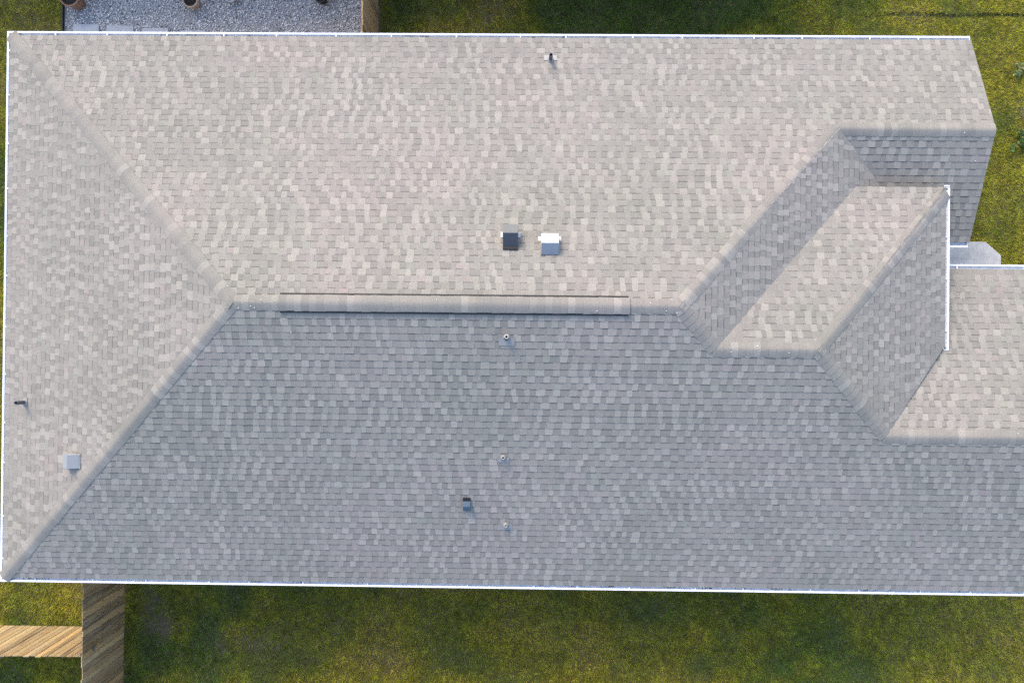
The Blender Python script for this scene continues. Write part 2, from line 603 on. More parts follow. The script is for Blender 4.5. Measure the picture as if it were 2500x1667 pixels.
def cap_run(p0, p1, k1, k2, step=EXPO, lift=0.0, half=0.148, skip=None):
    """caps from p0 (low end) to p1; k1,k2 the two slopes"""
    p0, p1 = np.array(p0, float), np.array(p1, float)
    L = np.linalg.norm(p1 - p0)
    D = (p1 - p0) / L
    sides = []
    for k in (k1, k2):
        n = slope[k]['N']
        d = np.cross(D, n)
        if d[2] > 0: d = -d                       # both wings fall away from the crest
        sides.append((d / np.linalg.norm(d), n))
    r = 0.042
    upv = sides[0][1] + sides[1][1]
    upv /= np.linalg.norm(upv)
    n = int(math.ceil(L / step))
    colr = random.choice(CAPC)
    for i in range(n):
        s0, s1 = i * step, min((i + 1) * step + 0.012, L + 0.03)
        if skip and skip[0] - 1e-3 < s0 < skip[1] - 1e-3: lf = lift + skip[2]
        else: lf = lift
        r_ = random.random()
        if r_ < 0.15: colr = random.choice(CAPL)
        elif r_ < 0.80 or colr in CAPL: colr = random.choice(CAPC)
        gq = random.uniform(0.92, 0.98); colr_ = tuple(x * gq for x in colr)
        jit = random.uniform(-0.004, 0.004)
        hw = half + random.uniform(-0.004, 0.004)
        rows = []
        for s, h in ((s0, 0.0180), (s1, 0.0130)):
            c = p0 + D * s
            (d1, n1), (d2, n2) = sides
            row = [c + d1 * (hw + jit) + n1 * (h + lf - .004), c + d1 * 0.11 + n1 * (h + lf)]
            a = c + d1 * r + n1 * (h + lf)
            e = c + d2 * r + n2 * (h + lf)
            m = c + upv * (h + lf) * 1.04
            for q in (0.0, 0.25, 0.5, 0.75, 1.0):
                row.append(a * (1 - q) ** 2 + 2 * m * q * (1 - q) + e * q * q)
            row += [c + d2 * 0.11 + n2 * (h + lf), c + d2 * (hw - jit) + n2 * (h + lf - .004)]
            rows.append(row)
        nn = len(rows[0])
        low = [[p - upv * 0.010 for p in rw] for rw in rows]
        vs = rows[0] + rows[1] + rows[0] + low[0] + [rows[0][0], rows[1][0], low[1][0], low[0][0], rows[0][-1], rows[1][-1], low[1][-1], low[0][-1]]
        fs, ts = [], []
        for j in range(nn - 1):
            fs.append((j, j + 1, nn + j + 1, nn + j)); ts.append(colr_)
        for j in range(nn - 1):
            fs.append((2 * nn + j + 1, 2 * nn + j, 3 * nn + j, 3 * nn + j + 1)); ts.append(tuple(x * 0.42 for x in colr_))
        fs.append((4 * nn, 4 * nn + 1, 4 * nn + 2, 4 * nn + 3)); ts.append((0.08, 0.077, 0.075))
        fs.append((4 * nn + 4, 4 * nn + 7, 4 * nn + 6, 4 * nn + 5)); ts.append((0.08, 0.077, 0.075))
        o = mesh_obj('ridge_cap', vs, fs, M_SH, roof, tints=ts)
        o.data.polygons.foreach_set('use_smooth', [j < nn - 1 for j in range(len(fs))])


z = lambda x, y, zz: (x, y, zz + HE)
cap_run(z(0.09, 0.09, T * 0.09), z(H1X, YR, ZR), 'S', 'W')
cap_run(z(0.09, N - 0.09, T * 0.09), z(H1X, YR, ZR), 'N', 'W')
RV0, RV1 = 6.97, 13.47
cap_run(z(H1X + 0.03, YR, ZR), z(H2X + 0.05, YR, ZR), 'N', 'S', skip=(0.85, 7.43, 0.036))
cap_run(z(N1X - 0.05, YW, ZW), z(H2X, YR, ZR), 'N', 'E1')
cap_run(z(XG, YW, ZW), z(N1X - 0.02, YW, ZW), 'N', 'W1S')
cap_run(z(V1X, YV, ZV), z(H2X, YR, ZR), 'S', 'E1')
cap_run(z(R2X + 0.05, YV, ZV), z(V1X - 0.02, YV, ZV), 'S', 'W2N')
cap_run(z(XE2 - 0.10, YN2 - 0.10 * TE / T + 0.0, ZE + 0.1 * TE), z(R2X, YV, ZV), 'W2N', 'E2')
cap_run(z(R3X, YG, ZG), z(R2X, YV, ZV), 'S', 'E2')
cap_run(z(XEND, YG, ZG), z(R3X - 0.03, YG, ZG), 'S', 'GN')

# ridge vent: black plastic strip lifted off the crest, open slots on both sides
c, s_ = 1 / math.sqrt(1 + T * T), T / math.sqrt(1 + T * T)
prof = []
for sgn in (-1, 1):
    pass
vv = []
rv_a, rv_b = H1X + 0.03 + 6 * EXPO + 0.015, H1X + 0.03 + 52 * EXPO - 0.01
for x in (rv_a, rv_b):
    for d_, h in ((-0.188, 0.008), (-0.188, 0.036), (0.0, 0.036), (0.188, 0.036), (0.188, 0.008)):
        a = abs(d_)
        y = YR + math.copysign(1, d_) * (a * c) if d_ else YR
        zz = ZR - a * s_ + h
        if d_: y += math.copysign(1, d_) * h * s_
        vv.append((x, y, zz + HE))
fv = [(i, i + 5, i + 6, i + 1) for i in range(4)] + [(0, 1, 2, 3, 4), (9, 8, 7, 6, 5)]
mesh_obj('ridge_vent', vv, fv, M_BLACK, house, label='long black slotted ridge vent under the cap shingles')


# bright nail heads and sealant dabs on the cap ends
for k_, x, y in [('S', H1X + 0.12, YR - 0.10), ('S', H1X + 0.35, YR - 0.06), ('S', H1X + 0.42, YR - 0.09), ('N', H1X + 0.55, YR + 0.05), ('N', H1X - 0.12, YR + 0.30), ('S', 7.10, 5.55),
                 ('S', H2X - 0.25, YR - 0.08), ('N', H2X - 0.55, YR + 0.05), ('N', H2X - 0.15, YR + 0.12), ('S', H2X - 0.05, YR - 0.11), ('N', 9.9, YR + 0.06), ('S', 12.9, YR - 0.08),
                 ('W2N', 16.0, YV + 0.06), ('S', 16.6, YV - 0.05), ('S', 15.5, YV - 0.04), ('GN', 21.4, YG + 0.08), ('W1S', 20.6, YW - 0.06), ('N', 17.6, 11.4), ('S', 2.6, 2.35), ('W1S', 20.95, 9.3)]:
    s = slope[k_]
    C = np.array([x, y, pz[k_](x, y) + HE]) + s['N'] * (0.022 if k_ != 'N' or y < YR + 0.4 else 0.011)
    if rv_a < x < rv_b and abs(y - YR) < 0.2: C = C + s['N'] * 0.036
    q = [C + s['U'] * 0.011, C + s['V'] * 0.011, C - s['U'] * 0.011, C - s['V'] * 0.011, C + s['N'] * 0.006, C - s['N'] * 0.014]
    mesh_obj('nail_head', q, [(0, 1, 4), (1, 2, 4), (2, 3, 4), (3, 0, 4), (1, 0, 5), (2, 1, 5), (3, 2, 5), (0, 3, 5)], M_WHITE, house)


# ------------------------------------------------------------------ gutters
def gutter(p0, p1, out, hangers, end0=True, end1=True, label=None, mitre0=0.0, mitre1=0.0):
    """lip line p0->p1 (outer top edge), out = outward unit plan vector"""
    p0, p1 = np.array(p0, float), np.array(p1, float)
    D = p1 - p0
    L = np.linalg.norm(D)
    D = D / L
    o = np.array([out[0], out[1], 0.0])
    # closed K-profile (inward distance, height), outer skin then inner skin
    pr = [(0.040, 0.002), (0.0, 0.006), (0.0, -0.022), (0.012, -0.045), (0.035, -0.085), (0.120, -0.085), (0.120, 0.016),
          (0.106, 0.016), (0.106, -0.045), (0.062, -0.045), (0.044, -0.028), (0.040, -0.010)]
    n = len(pr)
    vs, fs = [], []
    for q, mit, sg in ((p0, mitre0, 1), (p1, mitre1, -1)):
        for i_, h in pr:
            vs.append(q - o * i_ + D * sg * i_ * mit + np.array([0, 0, h]))
    for i in range(n):
        j = (i + 1) % n
        fs.append((i, j, n + j, n + i))
    for flag, q, sg in ((end0, p0, 1), (end1, p1, -1)):
        if flag:
            b = len(vs)
            for i_, h in ((0.0, 0.006), (0.0, -0.022), (0.035, -0.100), (0.120, -0.100), (0.120, 0.012)):
                vs.append(q - o * i_ + np.array([0, 0, h]) - D * sg * 0.001)
            for i_, h in ((0.0, 0.006), (0.0, -0.022), (0.035, -0.100), (0.120, -0.100), (0.120, 0.012)):
                vs.append(q - o * i_ + np.array([0, 0, h]) + D * sg * 0.012)
            fs += [tuple(b + i for i in range(5)), tuple(b + 9 - i for i in range(5))]
            fs += [(b + i, b + (i + 1) % 5, b + 5 + (i + 1) % 5, b + 5 + i) for i in range(5)]
    g = mesh_obj('gutter', vs, fs, M_WHITE, house, label=label)
    for t in hangers:
        q = p0 + D * t
        a = [q - o * i_ + D * w + np.array([0, 0, h]) for h in (-0.006, 0.009) for i_, w in ((0.004, -0.013), (0.118, -0.013), (0.118, 0.013), (0.004, 0.013))]
        mesh_obj('gutter_hanger', a, [(0, 3, 2, 1), (4, 5, 6, 7), (0, 1, 5, 4), (1, 2, 6, 5), (2, 3, 7, 6), (3, 0, 4, 7)], M_HANGER, g)
    return g


def spread(a, b, step, j=0.12):
    r, t = [], a
    while t < b:
        r.append(t + random.uniform(-j, j))
        t += step
    return r


gutter((0, N, HE), (XG, N, HE), (0, 1), spread(1.0, XG - 0.3, 1.28, 0.18), False, True, 'long white gutter along the gravel-side eave', mitre0=1)
gutter((0, 0, HE), (0, N, HE), (-1, 0), spread(0.5, N - 0.3, 1.03, 0.1), False, False, 'white gutter along the short hip end', mitre0=1, mitre1=1)
gutter((0, 0, HE), (XEND, 0, HE), (0, -1), spread(0.9, XEND - 0.2, 1.2, 0.2), False, True, 'long white gutter along the shaded eave', mitre0=1)
gutter((XE2, YS2 + 0.02, HE + ZE), (XE2, YN2, HE + ZE), (1, 0), [0.4, 1.48, 2.36, 3.42], True, True, 'short white gutter crossing above the lower roof')
gutter((XE2 - 0.1, YGE, HE), (XEND + 0.6, YGE, HE), (0, 1), [0.7, 2.4], True, True, 'white gutter beside the concrete landing')
gutter((XE2 - 0.6, YSW, HE), (XG - 0.02, YSW, HE), (0, -1), [0.85], True, True, 'short white gutter above the concrete landing')

# fascia boards behind the gutters and along the rakes
fparts = [box(0.125, XG - 0.02, N - 0.150, N - 0.125, HE - 0.15, HE + 0.012), box(0.125, 0.150, 0.151, N - 0.151, HE - 0.15, HE + 0.012),
          box(0.125, XEND - 0.02, 0.125, 0.150, HE - 0.15, HE + 0.012), box(XE2 - 0.15, XE2 - 0.125, YS2 + 0.1, YN2 - 0.03, HE + ZE - 0.15, HE + ZE + 0.012),
          box(VBX + 0.05, XE2 - 0.151, YN2 - 0.03, YN2 - 0.008, HE + ZE - 0.16, HE + ZE - 0.02),
          box(XE2 - 0.1, XEND - 0.02, YGE - 0.15, YGE - 0.125, HE - 0.15, HE + 0.012), box(XE2 - 0.5, XG - 0.02, YSW + 0.125, YSW + 0.15, HE - 0.15, HE + 0.012)]
v, f = merge(fparts)
mesh_obj('fascia', v, f, M_FASCIA, house, origin=(0, 0, HE))


def rake(x, pts):
    return prism_x([(y, zz + HE - 0.02) for y, zz in pts] + [(y, zz + HE - 0.16) for y, zz in pts[::-1]], x - 0.03, x - 0.004)


v, f = merge([rake(XG, [(YSW + 0.12, T * 0.12), (YW, ZW), (N - 0.12, T * 0.12)]), rake(XEND, [(0.12, T * 0.12), (YG, ZG), (YGE - 0.12, T * 0.12)])])
mesh_obj('rake_board', v, f, M_FASCIA, house, origin=(0, 0, HE))
# soffits
sp = [box(0.15, 0.45, 0.15, N - 0.15, HE - 0.155, HE - 0.145), box(0.45, XG - 0.05, N - 0.46, N - 0.15, HE - 0.155, HE - 0.145),
      box(0.45, XEND - 0.05, 0.15, 0.46, HE - 0.155, HE - 0.145), box(19.9, XEND - 0.05, 6.75, YGE - 0.15, HE - 0.155, HE - 0.145),
      box(19.9, XG - 0.05, YSW + 0.15, 8.02, HE - 0.155, HE - 0.145)]
v, f = merge(sp)
mesh_obj('soffit', v, f, M_FASCIA, house, origin=(0, 0, HE))


# ------------------------------------------------------------------ roof vents and pipes
def frame_at(k, x, y):
    s = slope[k]
    return np.array([x, y, pz[k](x, y) + HE]), s['U'], s['V'], s['N']


def hood_vent(k, x, y, wid, dn, up_, hc, hd, m_body, m_fl, m_shade=None, label=None, flange=None, front=None):
    """sheet-metal hood: crest at v=0, downhill lip at -dn, uphill foot at +up_"""
    C, U, V, Nn = frame_at(k, x, y)
    w = wid / 2
    Z = np.array([0, 0, 1.0])
    A = lambda u, v_, h: C + U * u + V * v_ + Nn * h
    pr = [(up_, 0.012), (up_ * 0.96, 0.03), (0.02, hc), (-0.02, hc), (-dn, hd), (-dn, 0.05), (-dn + 0.03, 0.012)]
    n = len(pr)
    vs = [A(-w, *q) for q in pr] + [A(w, *q) for q in pr]
    fs = [tuple(range(n)), tuple(range(2 * n - 1, n - 1, -1))] + [(i, n + i, n + (i + 1) % n, (i + 1) % n) for i in range(n)]
    o = mesh_obj('roof_vent', vs, fs, m_body, house, label=label)
    bevel_obj(o, 0.006, 2)
    if m_shade:
        o.data.materials.append(m_shade)
        for i, p in enumerate(o.data.polygons):
            if i in (2, 3): p.material_index = 1  # uphill facets coloured darker to stand for their shade
    # flashing flange
    fw, f0, f1 = flange
    vs = [A(u, v_, h) for h in (0.013, 0.017) for u, v_ in ((-fw, f0), (fw, f0), (fw, f1), (-fw, f1))]
    bx = [(0, 3, 2, 1), (4, 5, 6, 7), (0, 1, 5, 4), (1, 2, 6, 5), (2, 3, 7, 6), (3, 0, 4, 7)]
    mesh_obj('flashing', vs, bx, m_fl, o)
    # dark mouth on the downhill side, or a black strip at the uphill foot
    sl = -dn - 0.003 if front is None else front
    if front is None:
        vs = [A(u, sl + d, h) for h in (0.055, hd - 0.02) for u, d in ((-w + 0.02, 0), (w - 0.02, 0), (w - 0.02, 0.02), (-w + 0.02, 0.02))]
    else:
        vs = [A(u, sl + d, h) for h in (0.014, 0.045) for u, d in ((-w, -0.03), (w, -0.03), (w, 0.045), (-w, 0.045))]
    mesh_obj('vent_dark_strip', vs, bx, M_BLACK, o)
    return o


hood_vent('N', 11.262, 7.40, 0.29, 0.19, 0.20, 0.28, 0.23, M_VGREY, M_VWHITE, M_VGREY_SHADE,
          'dark grey hooded exhaust vent on white flashing', (0.195, -0.15, -0.03), front=0.195)
hood_vent('N', 12.022, 7.225, 0.335, 0.23, 0.155, 0.24, 0.17, M_VWHITE, M_VWHITE, M_VWHITE_SHADE,
          'white hooded exhaust vent on white flashing', (0.225, -0.25, -0.15))
hood_vent('W', 2.13, 2.83, 0.29, 0.14, 0.20, 0.17, 0.15, M_VPALE, M_LEAD, None,
          'pale grey box vent near the hip', (0.16, -0.17, 0.22))
hood_vent('S', 10.391, 2.02, 0.155, 0.10, 0.11, 0.13, 0.11, M_VBLUE, M_LEAD, None,
          'small slate-blue box vent on the shaded slope', (0.105, -0.08, 0.08), front=0.115)


def tube(base, axis, r0, h, n=20, ri=None):
    """open pipe with wall and dark bore"""
    base = np.array(base, float)
    axis = np.array(axis, float) / np.linalg.norm(axis)
    e1 = np.cross(axis, (1, 0.2, 0.1)); e1 /= np.linalg.norm(e1)
    e2 = np.cross(axis, e1)
    ri = ri or r0 * 0.72
    ring = lambda r, z_: [base + axis * z_ + (e1 * math.cos(2 * math.pi * k / n) + e2 * math.sin(2 * math.pi * k / n)) * r for k in range(n)]
    vs = ring(r0, -0.08) + ring(r0, h - 0.006) + ring((r0 + ri) / 2 + 0.002, h) + ring(ri, h - 0.004) + ring(ri, h - 0.12)
    fs = [(i * n + k, i * n + (k + 1) % n, (i + 1) * n + (k + 1) % n, (i + 1) * n + k) for i in range(4) for k in range(n)]
    return vs, fs, ring(ri, h - 0.10)


def vent_pipe(k, x, y, r, h, m_pipe, label, plate=None, m_plate=M_LEAD, axis=(0, 0, 1), collar=True, ri=None):
    C, U, V, Nn = frame_at(k, x, y)
    vs, fs, bore = tube(C, axis, r, h, ri=ri)
    o = mesh_obj('vent_pipe', vs, fs, m_pipe, house, label=label, smooth=False)
    mesh_obj('pipe_bore', bore, [tuple(range(len(bore)))], M_BLACK, o)
    if plate:
        pw, f0, f1 = plate
        vs = [C + U * u + V * v_ + Nn * hh for hh in (0.013, 0.018) for u, v_ in ((-pw, f0), (pw, f0), (pw, f1), (-pw, f1))]
        mesh_obj('flashing', vs, [(0, 3, 2, 1), (4, 5, 6, 7), (0, 1, 5, 4), (1, 2, 6, 5), (2, 3, 7, 6), (3, 0, 4, 7)], m_plate, o)
    if collar:
        n = 20
        e1, e2 = U, V
        prof = [(r + 0.030, 0.018), (r + 0.018, 0.035), (r + 0.008, 0.06), (r + 0.002, 0.065)]
        vs, fs = [], []
        for rr, hh in prof:
            vs += [C + (e1 * math.cos(2 * math.pi * q / n) + e2 * math.sin(2 * math.pi * q / n)) * rr + Nn * hh for q in range(n)]
        fs = [(i * n + q, i * n + (q + 1) % n, (i + 1) * n + (q + 1) % n, (i + 1) * n + q) for i in range(len(prof) - 1) for q in range(n)]
        mesh_obj('boot_collar', vs, fs, m_plate, o, smooth=True)
    return o


vent_pipe('S', 11.213, 5.50, 0.042, 0.18, M_PVC, 'white pipe vent just below the long ridge vent', (0.155, -0.17, 0.0), M_LEAD, ri=0.022)
vent_pipe('S', 11.150, 3.07, 0.036, 0.14, M_PVC, 'cream pipe vent midway down the shaded slope', (0.12, -0.11, 0.0), M_LEAD, ri=0.022)
vent_pipe('S', 11.206, 1.56, 0.036, 0.14, M_PVC, 'cream pipe vent near the shaded eave', (0.13, -0.12, 0.02), M_LEAD, ri=0.020)
vent_pipe('N', 12.064, 11.52, 0.040, 0.30, M_PIPED, 'dark pipe vent on pale flashing near the gutter', (0.145, -0.12, 0.02), M_PALEFL)
vent_pipe('W', 0.70, 4.00, 0.042, 0.30, M_PIPED, 'stubby dark pipe vent on the hip end', (0.09, -0.05, 0.09), M_LEAD)

# ------------------------------------------------------------------ ground
S_ = 400.0
gx = np.linspace(-S_, S_, 41)
gv = [(x, y, 0.0) for y in gx for x in gx]
gf = [(j * 41 + i, j * 41 + i + 1, (j + 1) * 41 + i + 1, (j + 1) * 41 + i) for j in range(40) for i in range(40)]
mesh_obj('ground', gv, gf, M_GROUND, origin=(0, 0, 0), kind='structure')


def sheet(name, pts, zz, mat, **kw):
    return mesh_obj(name, [(x, y, zz) for x, y in pts], [tuple(range(len(pts)))], mat, **kw)


sheet('gravel_bed', [(-0.46, 11.6), (7.62, 11.6), (7.62, 17.5), (-0.46, 17.5)], 0.004, M_BED, kind='structure')
slab_p = [(20.2, 6.4), (23.67, 6.4), (23.67, 7.75), (23.28, 8.09), (20.2, 8.09)]
n = len(slab_p)
o = mesh_obj('concrete_path', [(x, y, 0.0) for x, y in slab_p] + [(x, y, 0.10) for x, y in slab_p],
             [tuple(range(n - 1, -1, -1)), tuple(range(n, 2 * n))] + [(i, (i + 1) % n, n + (i + 1) % n, n + i) for i in range(n)],
             M_CONC, origin=(22, 7, 0), kind='structure')
bevel_obj(o, 0.012, 2)


n1, n2, n3, n4, n5, n6 = VN(1, 2.6), VN(2, 0.7), VN(3, 0.22), VN(4, 5.0), VN(5, 0.075), VN(6, 0.16)

def in_dirt(x, y):
    return 1.15 * np.exp(-(((x - 2.25) / 0.50) ** 2 + ((y + 1.95) / 0.42) ** 2)) + 0.8 * np.exp(-(((x - 2.0) / 0.35) ** 2 + ((y + 1.25) / 0.35) ** 2)) + 0.75 * np.exp(-(((x - 4.3) / 1.3) ** 2 + ((y + 2.35) / 0.4) ** 2)) \
        + 0.8 * np.exp(-(((x - 24.4) / 0.45) ** 2 + ((y - 11.5) / 0.65) ** 2))


def blades(regions, dens):
    X, Y = [], []
    for x0, x1, y0, y1 in regions:
        m = int((x1 - x0) * (y1 - y0) * dens)
        X.append(rng.uniform(x0, x1, m)); Y.append(rng.uniform(y0, y1, m))
    X, Y = np.concatenate(X), np.concatenate(Y)
    keep = np.ones(len(X), bool)
    keep &= ~((X > 0.50) & (X < 22.1) & (Y > 0.50) & (Y < 11.7) & ~((X > 20.9) & (Y > 6.8)))
    keep &= ~((X > -0.47) & (X < 7.8) & (Y > 11.6) & (Y < 17.5))
    keep &= ~((X > 20.2) & (X < 23.66) & (Y > 6.4) & (Y < 8.10) & (X + Y < 31.38))
    keep &= ~((np.abs(X - 1.3) < 0.03) & (Y < 0.5)) & ~((np.abs(Y + 2.05) < 0.02) & (X < 1.3))
    thin = np.clip(in_dirt(X, Y) * 1.35 - n3(X, Y) * 0.75, 0, 0.93)
    thin = np.maximum(thin, np.clip((n2(X, Y) * 0.7 + n1(X, Y) * 0.6 - 0.74) * 1.5, 0, 0.60))
    keep &= rng.random(len(X)) > thin
    return X[keep], Y[keep]


vis = [(-2.6, 0.55, -3.9, 14.8), (0.55, 24.9, -3.9, 0.55), (20.9, 24.9, 0.55, 14.8), (7.7, 20.9, 11.7, 14.8)]
far = [(-6, -2.6, -7, 18), (24.9, 29, -7, 18), (-2.6, 24.9, -7, -3.9), (7.7, 24.9, 14.8, 18), (-2.6, -0.4, 14.8, 18)]
xa, ya = blades(vis, 3600)
xb, yb = blades(far, 700)
X, Y = np.concatenate([xa, xb]), np.concatenate([ya, yb])
m = len(X)
ang = rng.uniform(0, 2 * math.pi, m)
lean = rng.uniform(0.25, 1.25, m)
ln = rng.uniform(0.035, 0.085, m) * (0.75 + 0.6 * n2(X, Y))
wd = rng.uniform(0.004, 0.0085, m)
ca, sa = np.cos(ang), np.sin(ang)
V_ = np.empty((m, 3, 3), np.float32)
V_[:, 0] = np.stack([X - sa * wd, Y + ca * wd, np.zeros(m)], 1)
V_[:, 1] = np.stack([X + sa * wd, Y - ca * wd, np.zeros(m)], 1)
V_[:, 2] = np.stack([X + ca * ln * np.sin(lean), Y + sa * ln * np.sin(lean), ln * np.cos(lean) + 0.004], 1)
dry = np.clip(0.85 * n1(X, Y) + 0.60 * n2(X, Y) + 0.25 * n4(X, Y) - 0.60 + 0.10 * ((Y < 0) & (X > 1.3)) * np.clip(-Y / 2.5, 0, 1) + 0.26 * np.clip((X - 20.5) / 2.5, 0, 1) + 0.12 * np.clip((2.0 - X) / 2.0, 0, 1), 0, 1)
lush = np.array([0.115, 0.205, 0.030]); olive = np.array([0.375, 0.395, 0.026]); straw = np.array([0.60, 0.46, 0.10])
d1 = np.clip(dry * 2.2, 0, 1)[:, None]
C_ = lush * (1 - d1) + olive * d1
isdry = (rng.random(m) < np.clip(dry * 0.7 - 0.06, 0.03, 0.6))[:, None]
C_ = np.where(isdry, straw * rng.uniform(0.5, 1.15, (m, 1)), C_)
C_ = C_ * rng.uniform(0.60, 1.45, (m, 1)) * (0.50 + 0.62 * n5(X, Y) + 0.42 * n6(X, Y))[:, None]
seam = (np.abs(Y - 13.90 - 0.012 * np.sin(X * 3)) < 0.05) & (X > 19.5) & (rng.random(m) < np.clip((X - 19.5) / 3, 0, .8))      # narrow strip of darker green blades
C_ = np.where(seam[:, None], np.array([0.030, 0.062, 0.012]) * rng.uniform(0.6, 1.3, (m, 1)), C_)
me = bpy.data.meshes.new('grass')
me.vertices.add(m * 3); me.vertices.foreach_set('co', V_.ravel())
me.loops.add(m * 3); me.loops.foreach_set('vertex_index', np.arange(m * 3, dtype=np.int32))
me.polygons.add(m); me.polygons.foreach_set('loop_start', np.arange(0, m * 3, 3, dtype=np.int32))
at = me.attributes.new('tint', 'FLOAT_COLOR', 'FACE')
a4 = np.ones((m, 4), np.float32); a4[:, :3] = C_
at.data.foreach_set('color', a4.ravel())
me.update(calc_edges=True)
me.materials.append(M_GRASS)
o = bpy.data.objects.new('grass', me); col.objects.link(o)
put(o, None, 'mown green and yellowing lawn grass around the house', 'grass', None, 'stuff')

# gravel: many small stones
gm = 21000
gxs, gys = rng.uniform(-0.42, 7.58, gm), rng.uniform(12.1, 15.2, gm)
oc = np.array([(1, 0, 0), (0, 1, 0), (-1, 0, 0), (0, -1, 0), (0, 0, 1), (0, 0, -1)], float)
of = np.array([(0, 1, 4), (1, 2, 4), (2, 3, 4), (3, 0, 4), (1, 0, 5), (2, 1, 5), (3, 2, 5), (0, 3, 5)])
rad = rng.uniform(0.009, 0.026, gm)
GV = np.repeat(oc[None], gm, 0) * rad[:, None, None] * rng.uniform(0.6, 1.25, (gm, 6, 1))
GV[:, :, 2] *= 0.7
th = rng.uniform(0, 6.28, gm)
cx_, sx_ = np.cos(th)[:, None], np.sin(th)[:, None]
gx_, gy_ = GV[:, :, 0] * cx_ - GV[:, :, 1] * sx_, GV[:, :, 0] * sx_ + GV[:, :, 1] * cx_
GV[:, :, 0], GV[:, :, 1] = gx_ + gxs[:, None], gy_ + gys[:, None]
GV[:, :, 2] += (0.006 + rad * rng.uniform(0.1, 0.9, gm))[:, None]
GF = (of[None] + (np.arange(gm) * 6)[:, None, None]).reshape(-1, 3)
base = np.array([(0.74, 0.73, 0.71), (0.60, 0.59, 0.58), (0.42, 0.42, 0.42), (0.85, 0.83, 0.80), (0.60, 0.53, 0.47), (0.13, 0.13, 0.135)])
gc = base[rng.choice(6, gm, p=[.28, .25, .17, .13, .08, .09])]
me = bpy.data.meshes.new('gravel')
me.from_pydata(GV.reshape(-1, 3).tolist(), [], GF.tolist())
at = me.attributes.new('tint', 'FLOAT_COLOR', 'FACE')
a4 = np.ones((len(GF), 4), np.float32); a4[:, :3] = np.repeat(gc, 8, 0)
at.data.foreach_set('color', a4.ravel())
me.materials.append(M_STONE)
o = bpy.data.objects.new('gravel', me); col.objects.link(o)
put(o, None, 'loose mixed grey gravel of the patio strip', 'gravel', None, 'stuff')

# black landscape edging between lawn and gravel
v, f = box(-0.475, -0.455, 12.0, 17.5, 0.0, 0.075)
mesh_obj('lawn_edging', v, f, M_BLACK, label='thin black edging strip between lawn and gravel', cat='edging')

# stepping stones along the eave
words_ = ['nearest the black edging', 'second from the black edging', 'third from the black edging', 'fourth from the black edging', 'fifth from the black edging']
for i, (x0, x1, yt) in enumerate([(-0.20, 0.47, 13.54), (0.67, 1.37, 13.51), (1.62, 2.28, 13.45), (2.60, 3.25, 13.39), (3.55, 4.2, 13.355)]):
    v, f = box(x0, x1, yt - 0.42, yt, 0.0, 0.05)
    o = mesh_obj('stepping_stone', v, f, M_PAVER, label='rectangular grey stepping stone half under the eave, ' + words_[i], cat='paving stone', group='stepping stones along the gravel-side eave')
    bevel_obj(o, 0.01, 2)
    o.rotation_euler.z = random.uniform(-0.015, 0.015)

# ------------------------------------------------------------------ fences
WOODC = [(0.37, 0.235, 0.095), (0.28, 0.180, 0.080), (0.46, 0.30, 0.125), (0.22, 0.145, 0.070), (0.56, 0.41, 0.20)]


def fence(p0, p1, label, side, top_var=0.022, posts=True):
    """vertical picket fence from p0 to p1; pickets on `side` (+1 left of direction)"""
    p0, p1 = np.array(p0, float), np.array(p1, float)
    D = p1 - p0
    L = np.linalg.norm(D); D /= L
    Q = np.array([-D[1], D[0]]) * side
    root = empty('fence', (*p0, 0), label, 'fence')
    def slab(a0, a1, q0, q1, z0, z1, tint, name, parent):
        c = [p0 + D * a + Q * q for a, q in ((a0, q0), (a1, q0), (a1, q1), (a0, q1))]
        vs = [(*x, z0) for x in c] + [(*x, z1) for x in c]
        return mesh_obj(name, vs, [(0, 3, 2, 1), (4, 5, 6, 7), (0, 1, 5, 4), (1, 2, 6, 5), (2, 3, 7, 6), (3, 0, 4, 7)], M_WOOD, parent, tints=[tint] * 6)
    a = 0.0
    while a < L - 0.05:
        w = min(0.139 + random.uniform(-0.002, 0.002), L - a)
        q = random.uniform(0, 0.009)
        c = random.choice(WOODC); g = random.uniform(0.60, 1.25)
        slab(a + 0.004, a + w - 0.004, q, q + 0.018, 0.03, 1.83 + random.uniform(-top_var, top_var), tuple(x * g for x in c), 'picket', root)
        a += w + random.uniform(0.001, 0.007)
    for zz in (0.25, 0.95, 1.62):
        slab(0, L, -0.040, -0.002, zz, zz + 0.09, WOODC[1], 'rail', root)
    a = 0.08
    while a < L:
        slab(a, a + 0.09, -0.132, -0.042, 0.0, 1.80, WOODC[3], 'post', root)
        a += 2.3
    return root


fy = fence((1.29, 0.42), (1.29, -6.2), 'dark brown picket fence running straight out from the shaded eave', 1)
fx = fence((-5.5, -2.05), (1.22, -2.05), 'sunlit golden picket fence closing off the bright lawn corner', 1)
ft = fence((7.69, 11.78), (7.69, 18.0), 'brown picket fence between the gravel and the dark lawn', -1)
# metal gate latch on the dark fence
v, f = merge([box(1.312, 1.325, -2.10, -1.98, 1.36, 1.40), box(1.312, 1.330, -2.02, -1.99, 1.30, 1.46)])
mesh_obj('latch', v, f, M_VGREY, fy, label='small grey metal latch')

